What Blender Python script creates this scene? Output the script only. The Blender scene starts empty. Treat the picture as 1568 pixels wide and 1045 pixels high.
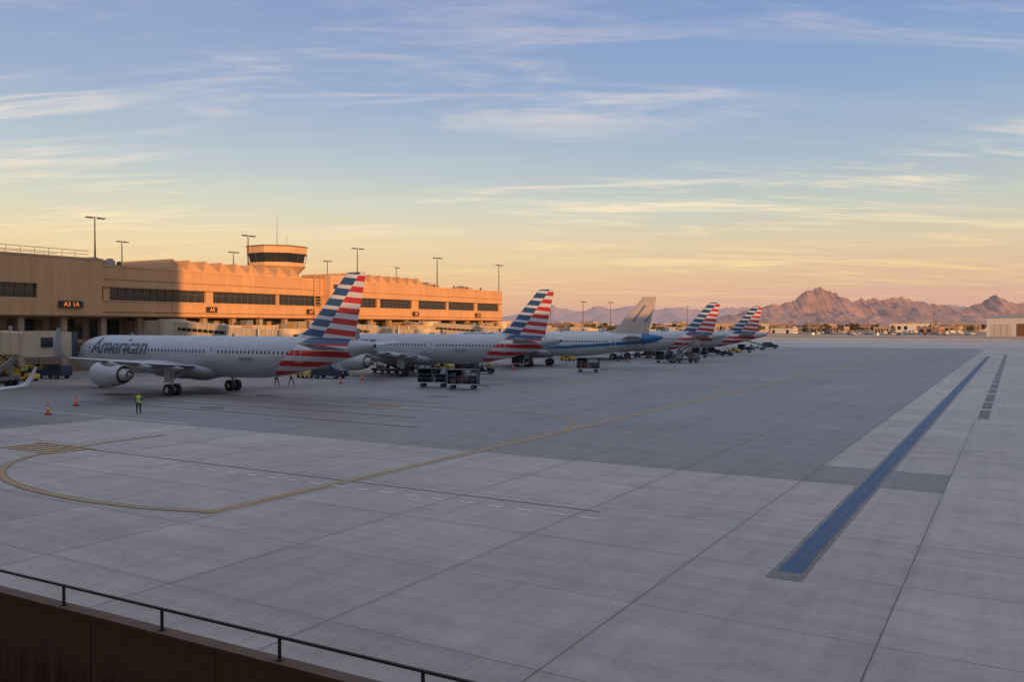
import bpy, bmesh, math, random
import numpy as np
from mathutils import Vector, Matrix, noise
random.seed(7)
R=math.radians
scene=bpy.context.scene
scene.view_settings.view_transform='Standard'
scene.view_settings.look='None'
scene.view_settings.exposure=0
COL=scene.collection

# ------------------------------------------------------------ node helpers
def s2l(h):
    h=h.lstrip('#'); o=[]
    for i in (0,2,4):
        c=int(h[i:i+2],16)/255
        o.append(c/12.92 if c<=.04045 else ((c+.055)/1.055)**2.4)
    return tuple(o)
class NT:
    def __init__(s,nt): s.nt=nt
    def n(s,t,**kw):
        nd=s.nt.nodes.new(t)
        for k,v in kw.items(): setattr(nd,k,v)
        return nd
    def put(s,sock,v):
        if isinstance(v,bpy.types.NodeSocket): s.nt.links.new(v,sock)
        elif isinstance(v,tuple) and len(v)==3 and sock.type=='RGBA': sock.default_value=(*v,1)
        else: sock.default_value=v
    def m(s,op,a,b=0.0,c=None,clamp=False):
        nd=s.n('ShaderNodeMath',operation=op,use_clamp=clamp)
        s.put(nd.inputs[0],a); s.put(nd.inputs[1],b)
        if c is not None: s.put(nd.inputs[2],c)
        return nd.outputs[0]
    def vm(s,op,a,b=None,scale=None):
        nd=s.n('ShaderNodeVectorMath',operation=op)
        s.put(nd.inputs[0],a)
        if b is not None: s.put(nd.inputs[1],b)
        if scale is not None: s.put(nd.inputs['Scale'],scale)
        return nd.outputs['Value'] if op=='DOT_PRODUCT' else nd.outputs[0]
    def mix(s,f,a,b,mode='MIX'):
        nd=s.n('ShaderNodeMix',data_type='RGBA',blend_type=mode)
        s.put(nd.inputs[0],f); s.put(nd.inputs[6],a); s.put(nd.inputs[7],b)
        return nd.outputs[2]
    def noise(s,vec,scale,detail=4,rough=.55,dist=0):
        nd=s.n('ShaderNodeTexNoise'); 
        if vec is not None: s.put(nd.inputs['Vector'],vec)
        nd.inputs['Scale'].default_value=scale; nd.inputs['Detail'].default_value=detail
        nd.inputs['Roughness'].default_value=rough; nd.inputs['Distortion'].default_value=dist
        return nd.outputs[0]
    def mr(s,v,a,b,c=0.,d=1.,smooth=False):
        nd=s.n('ShaderNodeMapRange'); nd.clamp=True
        if smooth: nd.interpolation_type='SMOOTHSTEP'
        s.put(nd.inputs[0],v)
        for i,x in zip((1,2,3,4),(a,b,c,d)): nd.inputs[i].default_value=x
        return nd.outputs[0]
    def mapping(s,vec,rot=(0,0,0),scale=(1,1,1),loc=(0,0,0)):
        nd=s.n('ShaderNodeMapping'); s.put(nd.inputs[0],vec)
        nd.inputs['Rotation'].default_value=rot; nd.inputs['Scale'].default_value=scale; nd.inputs['Location'].default_value=loc
        return nd.outputs[0]
    def xyz(s,vec):
        nd=s.n('ShaderNodeSeparateXYZ'); s.put(nd.inputs[0],vec); return nd.outputs
    def ramp(s,f,stops):
        nd=s.n('ShaderNodeValToRGB'); s.put(nd.inputs[0],f); cr=nd.color_ramp
        while len(cr.elements)<len(stops): cr.elements.new(.5)
        for e,(p,c) in zip(cr.elements,stops): e.position=p; e.color=(*c,1)
        return nd.outputs[0]
def newmat(name):
    m=bpy.data.materials.new(name); m.use_nodes=True
    t=NT(m.node_tree); b=m.node_tree.nodes['Principled BSDF']
    return m,t,b
def objc(t): return t.n('ShaderNodeTexCoord').outputs['Object']
def mat(name,col,rough=.6,metal=0,var=.12,scale=3,bump=0,emis=None):
    m,t,b=newmat(name)
    co=objc(t); nz=t.noise(co,scale,3)
    f=t.mr(nz,.25,.75,1-var,1+var)
    t.put(b.inputs['Base Color'],t.vm('SCALE',tuple(col),scale=f))
    b.inputs['Roughness'].default_value=rough; b.inputs['Metallic'].default_value=metal
    if emis: 
        t.put(b.inputs['Emission Color'],tuple(emis[0])); b.inputs['Emission Strength'].default_value=emis[1]
    return m

# ------------------------------------------------------------ mesh builder
class MB:
    def __init__(s): s.v=[];s.f=[];s.m=[];s.sm=[];s.mats=[]
    def mi(s,mt):
        if mt not in s.mats: s.mats.append(mt)
        return s.mats.index(mt)
    def add(s,vs,fs,mt,smooth=False):
        o=len(s.v); s.v+= [tuple(p) for p in vs]; k=s.mi(mt)
        for f in fs: s.f.append(tuple(i+o for i in f)); s.m.append(k); s.sm.append(smooth)
    def b(s,x0,x1,y0,y1,z0,z1,mt):
        vs=[(x,y,z) for z in (z0,z1) for y in (y0,y1) for x in (x0,x1)]
        s.add(vs,[(0,2,3,1),(4,5,7,6),(0,1,5,4),(2,6,7,3),(0,4,6,2),(1,3,7,5)],mt)
    def beam(s,p0,p1,w,h,mt):
        p0=Vector(p0);p1=Vector(p1);d=(p1-p0).normalized()
        up=Vector((0,0,1)) if abs(d.z)<.95 else Vector((1,0,0))
        a=d.cross(up).normalized()*w/2; c=a.cross(d).normalized()*h/2
        vs=[p+sx*a+sz*c for p in (p0,p1) for sx,sz in ((-1,-1),(1,-1),(1,1),(-1,1))]
        s.add(vs,[(0,1,2,3),(7,6,5,4),(0,4,5,1),(1,5,6,2),(2,6,7,3),(3,7,4,0)],mt)
    def cyl(s,p0,p1,r0,r1,mt,n=12,caps=True,smooth=True):
        p0=Vector(p0);p1=Vector(p1);d=(p1-p0).normalized()
        up=Vector((0,0,1)) if abs(d.z)<.95 else Vector((1,0,0))
        a=d.cross(up).normalized(); c=a.cross(d).normalized()
        rings=[[p+(a*math.cos(2*math.pi*i/n)+c*math.sin(2*math.pi*i/n))*r for i in range(n)] for p,r in ((p0,r0),(p1,r1))]
        s.loft(rings,mt,caps,smooth)
    def loft(s,rings,mt,caps=True,smooth=True):
        n=len(rings[0]); vs=[p for r in rings for p in r]; fs=[]
        for k in range(len(rings)-1):
            for i in range(n):
                j=(i+1)%n; fs.append((k*n+i,k*n+j,(k+1)*n+j,(k+1)*n+i))
        s.add(vs,fs,mt,smooth)
        if caps:
            s.add(rings[0],[tuple(range(n))][::-1],mt); s.add(rings[-1],[tuple(range(n))],mt)
    def poly(s,pts,mt): s.add(pts,[tuple(range(len(pts)))],mt)
    def mesh(s,name,sharp=40,recalc=True):
        me=bpy.data.meshes.new(name); me.from_pydata(s.v,[],s.f)
        for mt in s.mats: me.materials.append(mt)
        me.polygons.foreach_set('material_index',s.m); me.polygons.foreach_set('use_smooth',s.sm)
        if recalc:
            bm=bmesh.new(); bm.from_mesh(me); bmesh.ops.recalc_face_normals(bm,faces=bm.faces); bm.to_mesh(me); bm.free()
        me.update()
        try: me.set_sharp_from_angle(angle=R(sharp))
        except Exception: pass
        return me
    def obj(s,name,parent=None,loc=(0,0,0),rz=0,recalc=True):
        return mkobj(name,s.mesh(name,recalc=recalc),parent,loc,rz)
def mkobj(name,me,parent=None,loc=(0,0,0),rz=0):
    o=bpy.data.objects.new(name,me); COL.objects.link(o); o.location=loc; o.rotation_euler=(0,0,rz)
    if parent: o.parent=parent
    return o
def empty(name,loc=(0,0,0),rz=0,sc=1):
    e=bpy.data.objects.new(name,None); COL.objects.link(e); e.location=loc; e.rotation_euler=(0,0,rz); e.scale=(sc,)*3; return e
def ribbon(pts,w,z,mt,name,parent=None):
    mb=MB(); n=len(pts); L=[];Rr=[]
    for i,p in enumerate(pts):
        a=Vector(pts[max(i-1,0)]);c=Vector(pts[min(i+1,n-1)]); d=(c-a).normalized(); q=Vector((-d.y,d.x))*w/2
        L.append((p[0]+q.x,p[1]+q.y,z)); Rr.append((p[0]-q.x,p[1]-q.y,z))
    mb.add(L+Rr,[(i,n+i,n+i+1,i+1) for i in range(n-1)],mt)
    return mb.obj(name,parent,recalc=False)

# ------------------------------------------------------------ SUN / SKY
PHI=R(30); EL=R(4.0)
sun_to=Vector((math.cos(PHI)*math.cos(EL),-math.sin(PHI)*math.cos(EL),math.sin(EL)))
sl=bpy.data.lights.new('sun','SUN'); sl.energy=5; sl.angle=R(.5); sl.color=(1,.49,.15)
so=bpy.data.objects.new('sun',sl); COL.objects.link(so); so.rotation_euler=(-sun_to).to_track_quat('-Z','Y').to_euler(); so.location=(100,-60,60)
w=bpy.data.worlds.new('World'); scene.world=w; w.use_nodes=True
t=NT(w.node_tree); bg=w.node_tree.nodes['Background']; bg.inputs[1].default_value=.1
sky=t.n('ShaderNodeTexSky',sky_type='NISHITA'); sky.sun_disc=False; sky.sun_elevation=EL; sky.sun_rotation=R(120); sky.air_density=1.2; sky.dust_density=2
gen=t.n('ShaderNodeTexCoord').outputs['Generated']
x,y,z=t.xyz(gen)[0:3]
z=t.m('MAXIMUM',z,0.0)
fac=t.m('MULTIPLY',z,2.0)
left=t.ramp(fac,[(0,s2l('dba68c')),(.05,s2l('eab88e')),(.12,s2l('f2cd9b')),(.19,s2l('f0dab0')),(.27,s2l('dcdbc6')),(.36,s2l('c0ccd2')),(.52,s2l('9db1d0')),(.72,s2l('8a9fc9')),(1,s2l('93b0e0'))])
right=t.ramp(fac,[(0,s2l('cb9f94')),(.05,s2l('dcaf9c')),(.12,s2l('e6c0a0')),(.19,s2l('dfceae')),(.27,s2l('cacfc4')),(.36,s2l('aebfcd')),(.52,s2l('93add1')),(.72,s2l('7f9bcb')),(1,s2l('93b0e0'))])
lf=t.vm('DOT_PRODUCT',gen,(-.86,-.51,0.))
side=t.mr(lf,-.45,.35,0,1,True)
base=t.mix(side,right,left)
den=t.m('ADD',z,.10)
cb=t.n('ShaderNodeCombineXYZ'); t.put(cb.inputs[0],t.m('DIVIDE',x,den)); t.put(cb.inputs[1],t.m('DIVIDE',y,den))
rotd=t.mapping(cb.outputs[0],rot=(0,0,R(-30.7)))
P=t.mapping(rotd,rot=(0,0,R(-9)),scale=(.50,1.9,1),loc=(1.3,.4,0))
n1=t.noise(P,1.35,9,.64,.7)
P2=t.mapping(rotd,rot=(0,0,R(16)),scale=(.8,4.2,1),loc=(3.1,1.7,0))
n2=t.noise(P2,1.1,9,.66,.9)
P3=t.mapping(rotd,scale=(.45,.8,1),loc=(5.6,2.2,0))
n3=t.noise(P3,1.2,3,.5,.2)
c1=t.mr(n1,.49,.68,0,1,True); c2=t.mr(n2,.49,.70,0,1,True); c3=t.mr(n3,.38,.58,.10,1,True)
cm=t.m('MULTIPLY',t.m('ADD',c1,t.m('MULTIPLY',c2,.8),clamp=True),c3)
cm=t.m('MULTIPLY',cm,t.mr(z,.22,.38,.95,.40))
cm=t.m('MULTIPLY',cm,t.mr(z,.0,.06,.35,1))
ccol=t.ramp(fac,[(0,s2l('e0a890')),(.12,s2l('fddd9f')),(.25,s2l('fcebc8')),(.4,s2l('efe6dc')),(.7,s2l('bfbfd6'))])
colr=t.mix(cm,base,ccol)
over=t.mr(z,.40,.75,0,1,True)
colr=t.mix(over,colr,(.56,.59,.68))
scaled=t.vm('SCALE',colr,scale=10.0)
fin=t.mix(.05,scaled,sky.outputs[0])
t.put(bg.inputs[0],fin)

# ------------------------------------------------------------ MATERIALS
def concrete(name,base,var,joint=.35):
    m,t,b=newmat(name)
    pos=t.n('ShaderNodeNewGeometry').outputs['Position']
    X,Y,Z=t.xyz(pos)[0:3]
    xp=t.m('DIVIDE',t.m('ADD',X,2.6),5.8); yp=t.m('DIVIDE',t.m('SUBTRACT',Y,20.2),5.0)
    def dist(a,s): return t.m('MULTIPLY',t.m('ABSOLUTE',t.m('SUBTRACT',t.m('FRACT',t.m('ADD',a,.5)),.5)),s)
    wn0=t.noise(pos,.9,4,.6)
    wob=t.m('MULTIPLY',t.m('SUBTRACT',wn0,.5),.05)
    dx=t.m('ADD',dist(xp,5.8),wob); dy=t.m('ADD',dist(yp,5.0),wob); d=t.m('MINIMUM',dx,t.m('ADD',dy,.008))
    j=t.mr(d,.010,.034,1,0,True)
    halo=t.m('MULTIPLY',t.mr(d,.0,.30,1,0,True),t.mr(wn0,.4,.65,.02,.15))
    cell=t.n('ShaderNodeCombineXYZ'); t.put(cell.inputs[0],t.m('FLOOR',xp)); t.put(cell.inputs[1],t.m('FLOOR',yp))
    wn=t.n('ShaderNodeTexWhiteNoise',noise_dimensions='2D'); t.put(wn.inputs[0],cell.outputs[0])
    tone=t.mr(wn.outputs[0],0,1,1-var,1+var)
    cell2=t.n('ShaderNodeCombineXYZ'); t.put(cell2.inputs[0],t.m('FLOOR',t.m('DIVIDE',xp,3))); t.put(cell2.inputs[1],t.m('FLOOR',t.m('DIVIDE',yp,6)))
    wn2=t.n('ShaderNodeTexWhiteNoise',noise_dimensions='2D'); t.put(wn2.inputs[0],cell2.outputs[0])
    tone=t.m('MULTIPLY',tone,t.mr(wn2.outputs[0],0,1,1-var,1+var))
    big=t.mr(t.noise(pos,.07,4,.6),.3,.7,.84,1.12)
    med=t.mr(t.noise(pos,.5,8,.76,.5),.32,.70,1.14,.82)
    fine=t.mr(t.noise(pos,11,3,.7),.3,.7,.91,1.09)
    st=t.mr(t.noise(t.mapping(pos,scale=(.06,1.5,1)),1.0,4,.65),.35,.75,1.06,.84)
    st2=t.mr(t.noise(t.mapping(pos,scale=(1.8,.04,1)),1.0,4,.65),.45,.8,1.0,.82)
    v=tone
    for q in (big,med,fine,st,st2): v=t.m('MULTIPLY',v,q)
    v=t.m('MULTIPLY',v,t.m('SUBTRACT',1.0,halo))
    # fine meandering cracks
    ck=t.m('ABSOLUTE',t.m('SUBTRACT',t.noise(pos,.22,6,.62,.8),.5)); ckm=t.m('MULTIPLY',t.mr(ck,.0,.0022,1,0),t.mr(t.noise(pos,.05,2,.5),.52,.6,0,.5))
    c=t.vm('SCALE',tuple(base),scale=v)
    c=t.mix(t.m('MAXIMUM',t.m('MULTIPLY',j,.82),ckm),c,(base[0]*joint,base[1]*joint,base[2]*joint))
    t.put(b.inputs['Base Color'],c)
    t.put(b.inputs['Roughness'],t.mr(big,.86,1.12,.5,.75))
    return m
M_conc=concrete('apron_concrete',(.40,.357,.34),.065,.2)
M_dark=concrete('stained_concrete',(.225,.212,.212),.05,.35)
def terrain_mat(name,c1,c2,c3,sc):
    m,t,b=newmat(name); pos=t.n('ShaderNodeNewGeometry').outputs['Position']
    a=t.noise(pos,sc,8,.65,.5); c=t.noise(pos,sc*5,5,.6)
    k=t.mix(t.mr(a,.38,.62),c1,c2); k=t.mix(t.mr(c,.55,.65),k,c3)
    t.put(b.inputs['Base Color'],k); b.inputs['Roughness'].default_value=.95; return m
M_desert=terrain_mat('desert_ground',(.38,.23,.13),(.28,.18,.11),(.15,.13,.08),.01)
def worn(name,col,under=(.29,.26,.25),amt=.45,rough=.65):
    m,t,b=newmat(name); pos=t.n('ShaderNodeNewGeometry').outputs['Position']
    n=t.noise(pos,3.5,7,.75); n2=t.noise(pos,.5,4,.6)
    f=t.mr(t.m('ADD',t.m('MULTIPLY',n,.65),t.m('MULTIPLY',n2,.35)),.42,.62,0,amt)
    t.put(b.inputs['Base Color'],t.mix(f,tuple(col),tuple(under))); b.inputs['Roughness'].default_value=rough; return m
M_yel=worn('yellow_paint',(.44,.255,.03),amt=.42)
M_whitep=worn('white_paint',(.68,.66,.63),amt=.45)
M_bluep=worn('blue_paint',(.02,.085,.21),(.05,.085,.13),.7)
M_tar=worn('tar_seal',(.07,.07,.075),(.19,.18,.18),.85)
M_tarf=worn('faint_tar_seal',(.14,.13,.13),(.27,.25,.245),.9)
M_lightp=worn('patch_concrete',(.40,.37,.35),(.29,.27,.26),.6)
def facade(name,col):
    m,t,b=newmat(name); pos=t.n('ShaderNodeNewGeometry').outputs['Position']; X,Y,Z=t.xyz(pos)[0:3]
    d=t.m('ABSOLUTE',t.m('SUBTRACT',t.m('FRACT',t.m('DIVIDE',Y,3.05)),.5))
    j=t.mr(d,.004,.012,.7,1)
    cell=t.n('ShaderNodeTexWhiteNoise',noise_dimensions='1D'); t.put(cell.inputs['W'],t.m('FLOOR',t.m('ADD',t.m('DIVIDE',Y,3.05),.5)))
    pv=t.mr(cell.outputs[0],0,1,.93,1.05)
    n=t.mr(t.noise(t.mapping(pos,scale=(1,1,.25)),.8,6,.65),.3,.7,.88,1.08)
    v=t.m('MULTIPLY',t.m('MULTIPLY',j,pv),n)
    t.put(b.inputs['Base Color'],t.vm('SCALE',tuple(col),scale=v)); b.inputs['Roughness'].default_value=.85
    return m
M_fac=facade('stucco_panels',(.56,.31,.15))
M_fac2=facade('stucco_trim',(.60,.35,.19))
M_facd=mat('dark_fascia',(.15,.07,.03),.7)
M_concw=mat('concrete_wall',(.36,.25,.17),.85)
M_glass=mat('dark_glass',(.025,.03,.033),.08,0,.2,.4)
M_ggl=mat('gate_glass',(.03,.045,.045),.12,0,.3,.5)
M_frame=mat('window_frame',(.10,.09,.08),.5)
M_steel=mat('galvanised_steel',(.30,.29,.28),.45,.6)
M_dsteel=mat('dark_steel',(.05,.05,.055),.5,.3)
M_roof=mat('roof_membrane',(.30,.26,.22),.9)
M_black=mat('rubber',(.02,.02,.02),.8)
M_bridge=mat('jet_bridge_paint',(.50,.40,.28),.55,0,.1,.8)
M_bridged=mat('jet_bridge_dark',(.06,.06,.065),.6)
M_navy=mat('navy_paint',(.02,.03,.06),.4)
M_cart=mat('cart_grey_paint',(.035,.038,.05),.55)
M_whitev=mat('white_vehicle_paint',(.55,.55,.55),.35)
M_yelv=mat('yellow_vehicle_paint',(.55,.34,.03),.4)
M_orange=mat('orange_plastic',(.75,.13,.02),.5)
M_refl=mat('reflective_band',(.6,.6,.6),.4)
M_grey=mat('grey_paint',(.16,.16,.17),.5)
M_sign=mat('sign_box',(.03,.028,.025),.5)
M_amber=mat('amber_sign_text',(.8,.22,.03),.5,emis=((1,.24,.03),.9))
M_red=mat('red_lens',(.5,.03,.02),.4)

# ------------------------------------------------------------ GROUND
def sheet(name,x0,x1,y0,y1,z,mt,parent=None):
    mb=MB(); mb.poly([(x0,y0,z),(x1,y0,z),(x1,y1,z),(x0,y1,z)],mt); return mb.obj(name,parent,recalc=False)
sheet('ground',-30000,30000,-3000,40000,0,M_desert)
sheet('apron_pavement',-420,240,-60,450,.004,M_conc)
M_taxi=concrete('taxiway_concrete',(.50,.34,.23),.06,.6)
sheet('taxiway_pavement',-700,900,452,560,.004,M_taxi)
sheet('taxiway_pavement',-900,1100,640,720,.004,M_taxi)
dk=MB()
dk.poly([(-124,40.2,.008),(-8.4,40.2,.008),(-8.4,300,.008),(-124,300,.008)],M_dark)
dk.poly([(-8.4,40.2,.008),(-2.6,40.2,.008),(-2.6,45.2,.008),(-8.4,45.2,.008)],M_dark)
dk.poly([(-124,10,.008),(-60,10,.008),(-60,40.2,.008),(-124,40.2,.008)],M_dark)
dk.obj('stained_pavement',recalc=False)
PM=empty('pavement_markings')
ribbon([(-26.1,230),(-26.1,120),(-26.2,60),(-26.3,21.8)],.50,.012,M_tarf,'yellow_line_border',PM)
ribbon([(-26.1,230),(-26.1,120),(-26.2,60),(-26.3,21.6)],.30,.016,M_yel,'yellow_taxi_line',PM)
cur=[(-26.3,21.9),(-29.5,21.0),(-32.5,20.7),(-35,20.75),(-37.5,21.05),(-39.5,21.5),(-41.4,22.2),(-43.2,23.2),(-44.9,24.6),(-46.2,26.4),(-47.1,28.6),(-47.6,31.5),(-47.7,36)]
ribbon(cur,.46,.020,M_tarf,'yellow_curve_border',PM); ribbon(cur,.22,.024,M_yel,'yellow_lead_in_curve',PM)
mb=MB(); xx=-46.5
while xx<-13.3:
    mb.poly([(xx,28.22,.014),(xx+.68,28.22,.014),(xx+.68,28.40,.014),(xx,28.40,.014)],M_whitep); xx+=1.36
mb.obj('white_dashed_line',PM,recalc=False)
ribbon([(-13.6,29.5),(-46,29.5)],.13,.013,M_tar,'dark_joint_seal',PM)
ribbon([(-51.5,40.9),(-84,40.7)],.16,.018,M_whitep,'white_stand_line',PM)
ribbon([(-5.55,25),(-5.55,228)],.95,.012,M_tarf,'blue_line_border',PM)
ribbon([(-5.55,25.0),(-5.55,228)],.66,.016,M_bluep,'blue_boundary_line',PM)
ribbon([(-5.53,25.2),(-5.53,228)],.05,.020,M_tar,'blue_line_centre_seal',PM)
ribbon([(-5.28,25.1),(-5.28,228)],.05,.020,M_tar,'blue_line_edge_seal',PM)
ribbon([(-5.55,24.2),(-5.55,25.0)],1.0,.012,M_tarf,'blue_line_end',PM)
ribbon([(-2.1,74),(-2.1,235)],1.7,.009,M_lightp,'drain_collar',PM)
mb=MB(); yy=74
while yy<235:
    L=random.uniform(7,14); mb.poly([(-2.5,yy,.013),(-1.75,yy,.013),(-1.75,yy+L*.85,.013),(-2.5,yy+L*.85,.013)],M_tar); yy+=L
mb.obj('trench_drain',PM,recalc=False)
PY=[60.5,98.6,133,170.3,204]
for py in PY:
    ribbon([(-96,py),(-36,py),(-31,py-1.2),(-28,py-4),(-26.4,py-9)],.16,.028,M_yel,'stand_lead_in_line',PM)
    mb=MB()
    for k in range(5):
        a=-50+k*.75; mb.poly([(a,py-1.7,.034),(a+.28,py-1.7,.034),(a+.28,py-.4,.034),(a,py-.4,.034)],M_yel)
    mb.poly([(-50.2,py-2.0,.034),(-46.5,py-2.0,.034),(-46.5,py-1.8,.034),(-50.2,py-1.8,.034)],M_yel)
    mb.obj('stand_number_marking',PM,recalc=False)
mb=MB()
for k in range(6): mb.poly([(-51+k*.9,27.2,.034),(-50.6+k*.9,27.2,.034),(-50.3+k*.9,29.4,.034),(-50.7+k*.9,29.4,.034)],M_yel)
mb.poly([(-51.4,29.55,.034),(-45.4,29.55,.034),(-45.4,29.75,.034),(-51.4,29.75,.034)],M_yel)
mb.obj('hatched_marking',PM,recalc=False)
for k in range(7):
    ribbon([(-72+k*1.6,33),(-69+k*1.6,37.5)],.22,.014,M_tar,'tar_strip',PM)
for (a,bx,yy) in [(-80,-42,57),(-82,-45,64),(-78,-40,52.5),(-84,-44,93),(-80,-44,103),(-78,-40,128),(-76,-36,48)]:
    pts=[(a+(bx-a)*i/10,yy+math.sin(i*.5+a)*.35,) for i in range(11)]
    ribbon(pts,.16,.038,M_tarf,'tyre_mark',PM)
M_oil=worn('oil_stain',(.10,.098,.10),(.2,.19,.195),.8)
random.seed(33)
for (cx,cy,r) in [(-74,60.5,2.0),(-80,55,1.4),(-66,62,1.2),(-60,50,1.0),(-74,98,2),(-80,104,1.5),(-55,88,1.3),(-50,70,.9),(-90,60,1.5),(-72,133,2)]:
    n=18; mb=MB(); mb.poly([(cx+r*1.5*math.cos(6.283*i/n)*random.uniform(.7,1.1),cy+r*.8*math.sin(6.283*i/n)*random.uniform(.7,1.1),.032) for i in range(n)],M_oil)
    mb.obj('oil_stain',PM,recalc=False)
for o in COL.objects:
    if o.type=='MESH': 
        if o.data.polygons[0].normal.z<0: o.data.flip_normals()

# ------------------------------------------------------------ FOREGROUND PARAPET + UNSEEN OCCLUDER BUILDINGS
def brownwall():
    m,t,b=newmat('brown_parapet_panels'); pos=t.n('ShaderNodeNewGeometry').outputs['Position']; X,Y,Z=t.xyz(pos)[0:3]
    d=t.m('ABSOLUTE',t.m('SUBTRACT',t.m('FRACT',t.m('DIVIDE',X,2.44)),.5)); j=t.mr(d,.003,.008,.35,1)
    n=t.noise(t.mapping(pos,scale=(9,9,.5)),1,5,.7); streak=t.mr(n,.38,.62,.35,1.15)
    low=t.mr(Z,2.1,2.6,0,1,True); k=t.m('ADD',t.m('MULTIPLY',streak,t.m('SUBTRACT',1.0,low)),low)
    n2=t.mr(t.noise(pos,3,5,.6),.3,.7,.8,1.1)
    v=t.m('MULTIPLY',t.m('MULTIPLY',j,k),n2)
    t.put(b.inputs['Base Color'],t.vm('SCALE',(.15,.092,.067),scale=v)); b.inputs['Roughness'].default_value=.8; return m
M_brown=brownwall()
PIV=(-13.2,7.08,0); PR=R(1.8)
par=empty('parapet_wall',PIV,PR)
mb=MB(); mb.b(-33,25,-.08,.07,0,3.05,M_brown); mb.obj('wall_panels',par)
mb=MB(); mb.b(-33,25,-.10,.10,3.053,3.10,M_brown); mb.obj('coping',par)
mb=MB(); mb.b(-33,25,-7.0,-.09,1.0,1.3,M_roof); mb.obj('low_roof',par)
rl=MB(); 
for k in range(-14,9):
    px=1.50+2.08*k
    rl.cyl((px,0,3.10),(px,0,3.37),.022,.022,M_dsteel,8); rl.cyl((px,0,3.10),(px,0,3.115),.05,.05,M_dsteel,8)
rl.cyl((-31,0,3.38),(22,0,3.38),.022,.022,M_dsteel,8)
rl.obj('handrail',None,PIV,PR)
def plainbuilding(name,x0,x1,y0,y1,h,m,faces,floors=4,fl=4.5):
    e=empty(name); mb=MB(); mb.b(x0,x1,y0,y1,0,h,m); mb.b(x0-.2,x1+.2,y0-.2,y1+.2,h+.003,h+.5,M_facd); mb.obj('walls',e)
    g=MB()
    for f in range(floors):
        z0=1.5+f*fl; z1=z0+fl*.5
        if z1>h-.5: break
        if 'W' in faces:
            y=y0+2
            while y<y1-5: g.b(x0-.05,x0+.01,y,y+4,z0,z1,M_glass); y+=5
        if 'N' in faces:
            x=x0+2
            while x<x1-5: g.b(x,x+4,y1-.01,y1+.05,z0,z1,M_glass); x+=5
    if g.v: g.obj('windows',e)
    return e
plainbuilding('unseen_occluder_concourse',-70,46,-45,-1,32,M_fac,'N',6,5)  # unseen block behind the camera, height chosen to shade the left facade
plainbuilding('unseen_occluder_concourse',60,90,-60,285,17.5,M_fac,'W',3,5.5)  # added out of view to keep apron and fuselages in shadow

# ------------------------------------------------------------ TERMINAL
T=empty('terminal_building')
mb=MB()
Y0,YS,Y1=10,83,205
mb.b(-165,-125,YS+.003,Y1,8.6,11.3,M_fac); mb.b(-165,-125,YS+.003,Y1,13.3,16.7,M_fac)
mb.b(-165,-125.0,Y0,YS,8.6,11.4,M_fac);  mb.b(-165,-125,Y0,YS,13.5,17.6,M_fac)
mb.b(-165,-125.5,YS+.003,Y1-.3,11.303,13.297,M_glass)
mb.b(-165,-125.5,Y0+.3,YS-.1,11.403,13.497,M_glass)
mb.b(-165,-131,Y0+.5,Y1-.5,0,8.597,M_concw)
mb.b(-160,-128,Y1+.2,Y1+26,0,8.2,M_fac2); mb.b(-160.3,-127.7,Y1+.2,Y1+26.3,8.203,8.6,M_fac)
mb.obj('walls',T)
mb=MB()
mb.b(-126,-125.003,YS+.1,84.2,11.303,13.297,M_fac)
solids=[(103,104.6),(120,120.6),(132.8,137.9),(150.5,151.5),(163.5,166),(178,178.7),(191,192.2),(203.4,204.9)]
for a,c in solids: mb.b(-126,-125.003,a,c,11.303,13.297,M_fac)
mb.b(-126,-125.003,72.5,82.9,11.403,13.497,M_fac); mb.b(-126,-125.003,40,58,11.403,13.497,M_fac)
mb.obj('piers',T)
fr=MB(); yy=20
while yy<204.5:
    if not any(a-.2<yy<c+.2 for a,c in solids+[(72.5,84.2),(40,58)]):
        zz0,zz1=(11.41,13.49) if yy<YS else (11.31,13.29)
        fr.b(-125.5,-125.38,yy-.05,yy+.05,zz0,zz1,M_frame)
    yy+=1.5
fr.b(-125.52,-125.4,Y0+.5,Y1-.5,12.65,12.72,M_frame)
fr.obj('window_mullions',T)
tr=MB()
tr.b(-165.1,-124.9,YS+.003,Y1+.1,16.703,16.95,M_fac2); tr.b(-165.1,-124.9,Y0,YS,17.603,17.85,M_fac2)
tr.b(-125.01,-124.93,YS,Y1,9.35,9.45,M_facd); tr.b(-125.01,-124.93,Y0,Y1,8.603,8.8,M_facd)
tr.b(-125.01,-124.95,YS,Y1,14.6,14.68,M_facd); tr.b(-125.01,-124.86,YS,Y1,11.14,11.28,M_fac2)
tr.b(-125.01,-124.84,YS,Y1,13.32,13.42,M_facd)
for q in (96,110,124.6,139,152,167,181,194.5): tr.b(-124.999,-124.85,q,q+.35,9.46,11.13,M_fac2)
tr.obj('trim',T)
gl=MB(); col=MB()
yy=Y0+2
while yy<Y1-6:
    gl.b(-131.0,-130.9,yy,yy+5.2,5.2,8.2,M_ggl)
    for q in range(5): gl.b(-130.9,-130.82,yy+q*1.3-.04,yy+q*1.3+.04,5.2,8.2,M_frame)
    gl.b(-130.9,-130.8,yy,yy+5.2,6.9,7.0,M_frame)
    if random.random()<.6: gl.b(-131.0,-130.9,yy+.4,yy+4.4,.3,3.6,M_bridged)
    col.b(-127.0,-126.0,yy+5.4,yy+6.3,0,8.597,M_concw)
    yy+=6.6
gl.b(-131,-129.6,Y0+1,Y1-1,4.4,5.0,M_fac2)
gl.obj('gate_windows',T); col.obj('columns',T)
by=MB(); by.b(-124.99,-123.2,133.2,137.6,8.8,17.9,M_fac2); by.b(-123.3,-123.15,134.2,136.6,14.9,15.9,M_glass); by.obj('stair_bay',T)
ld=MB()
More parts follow.
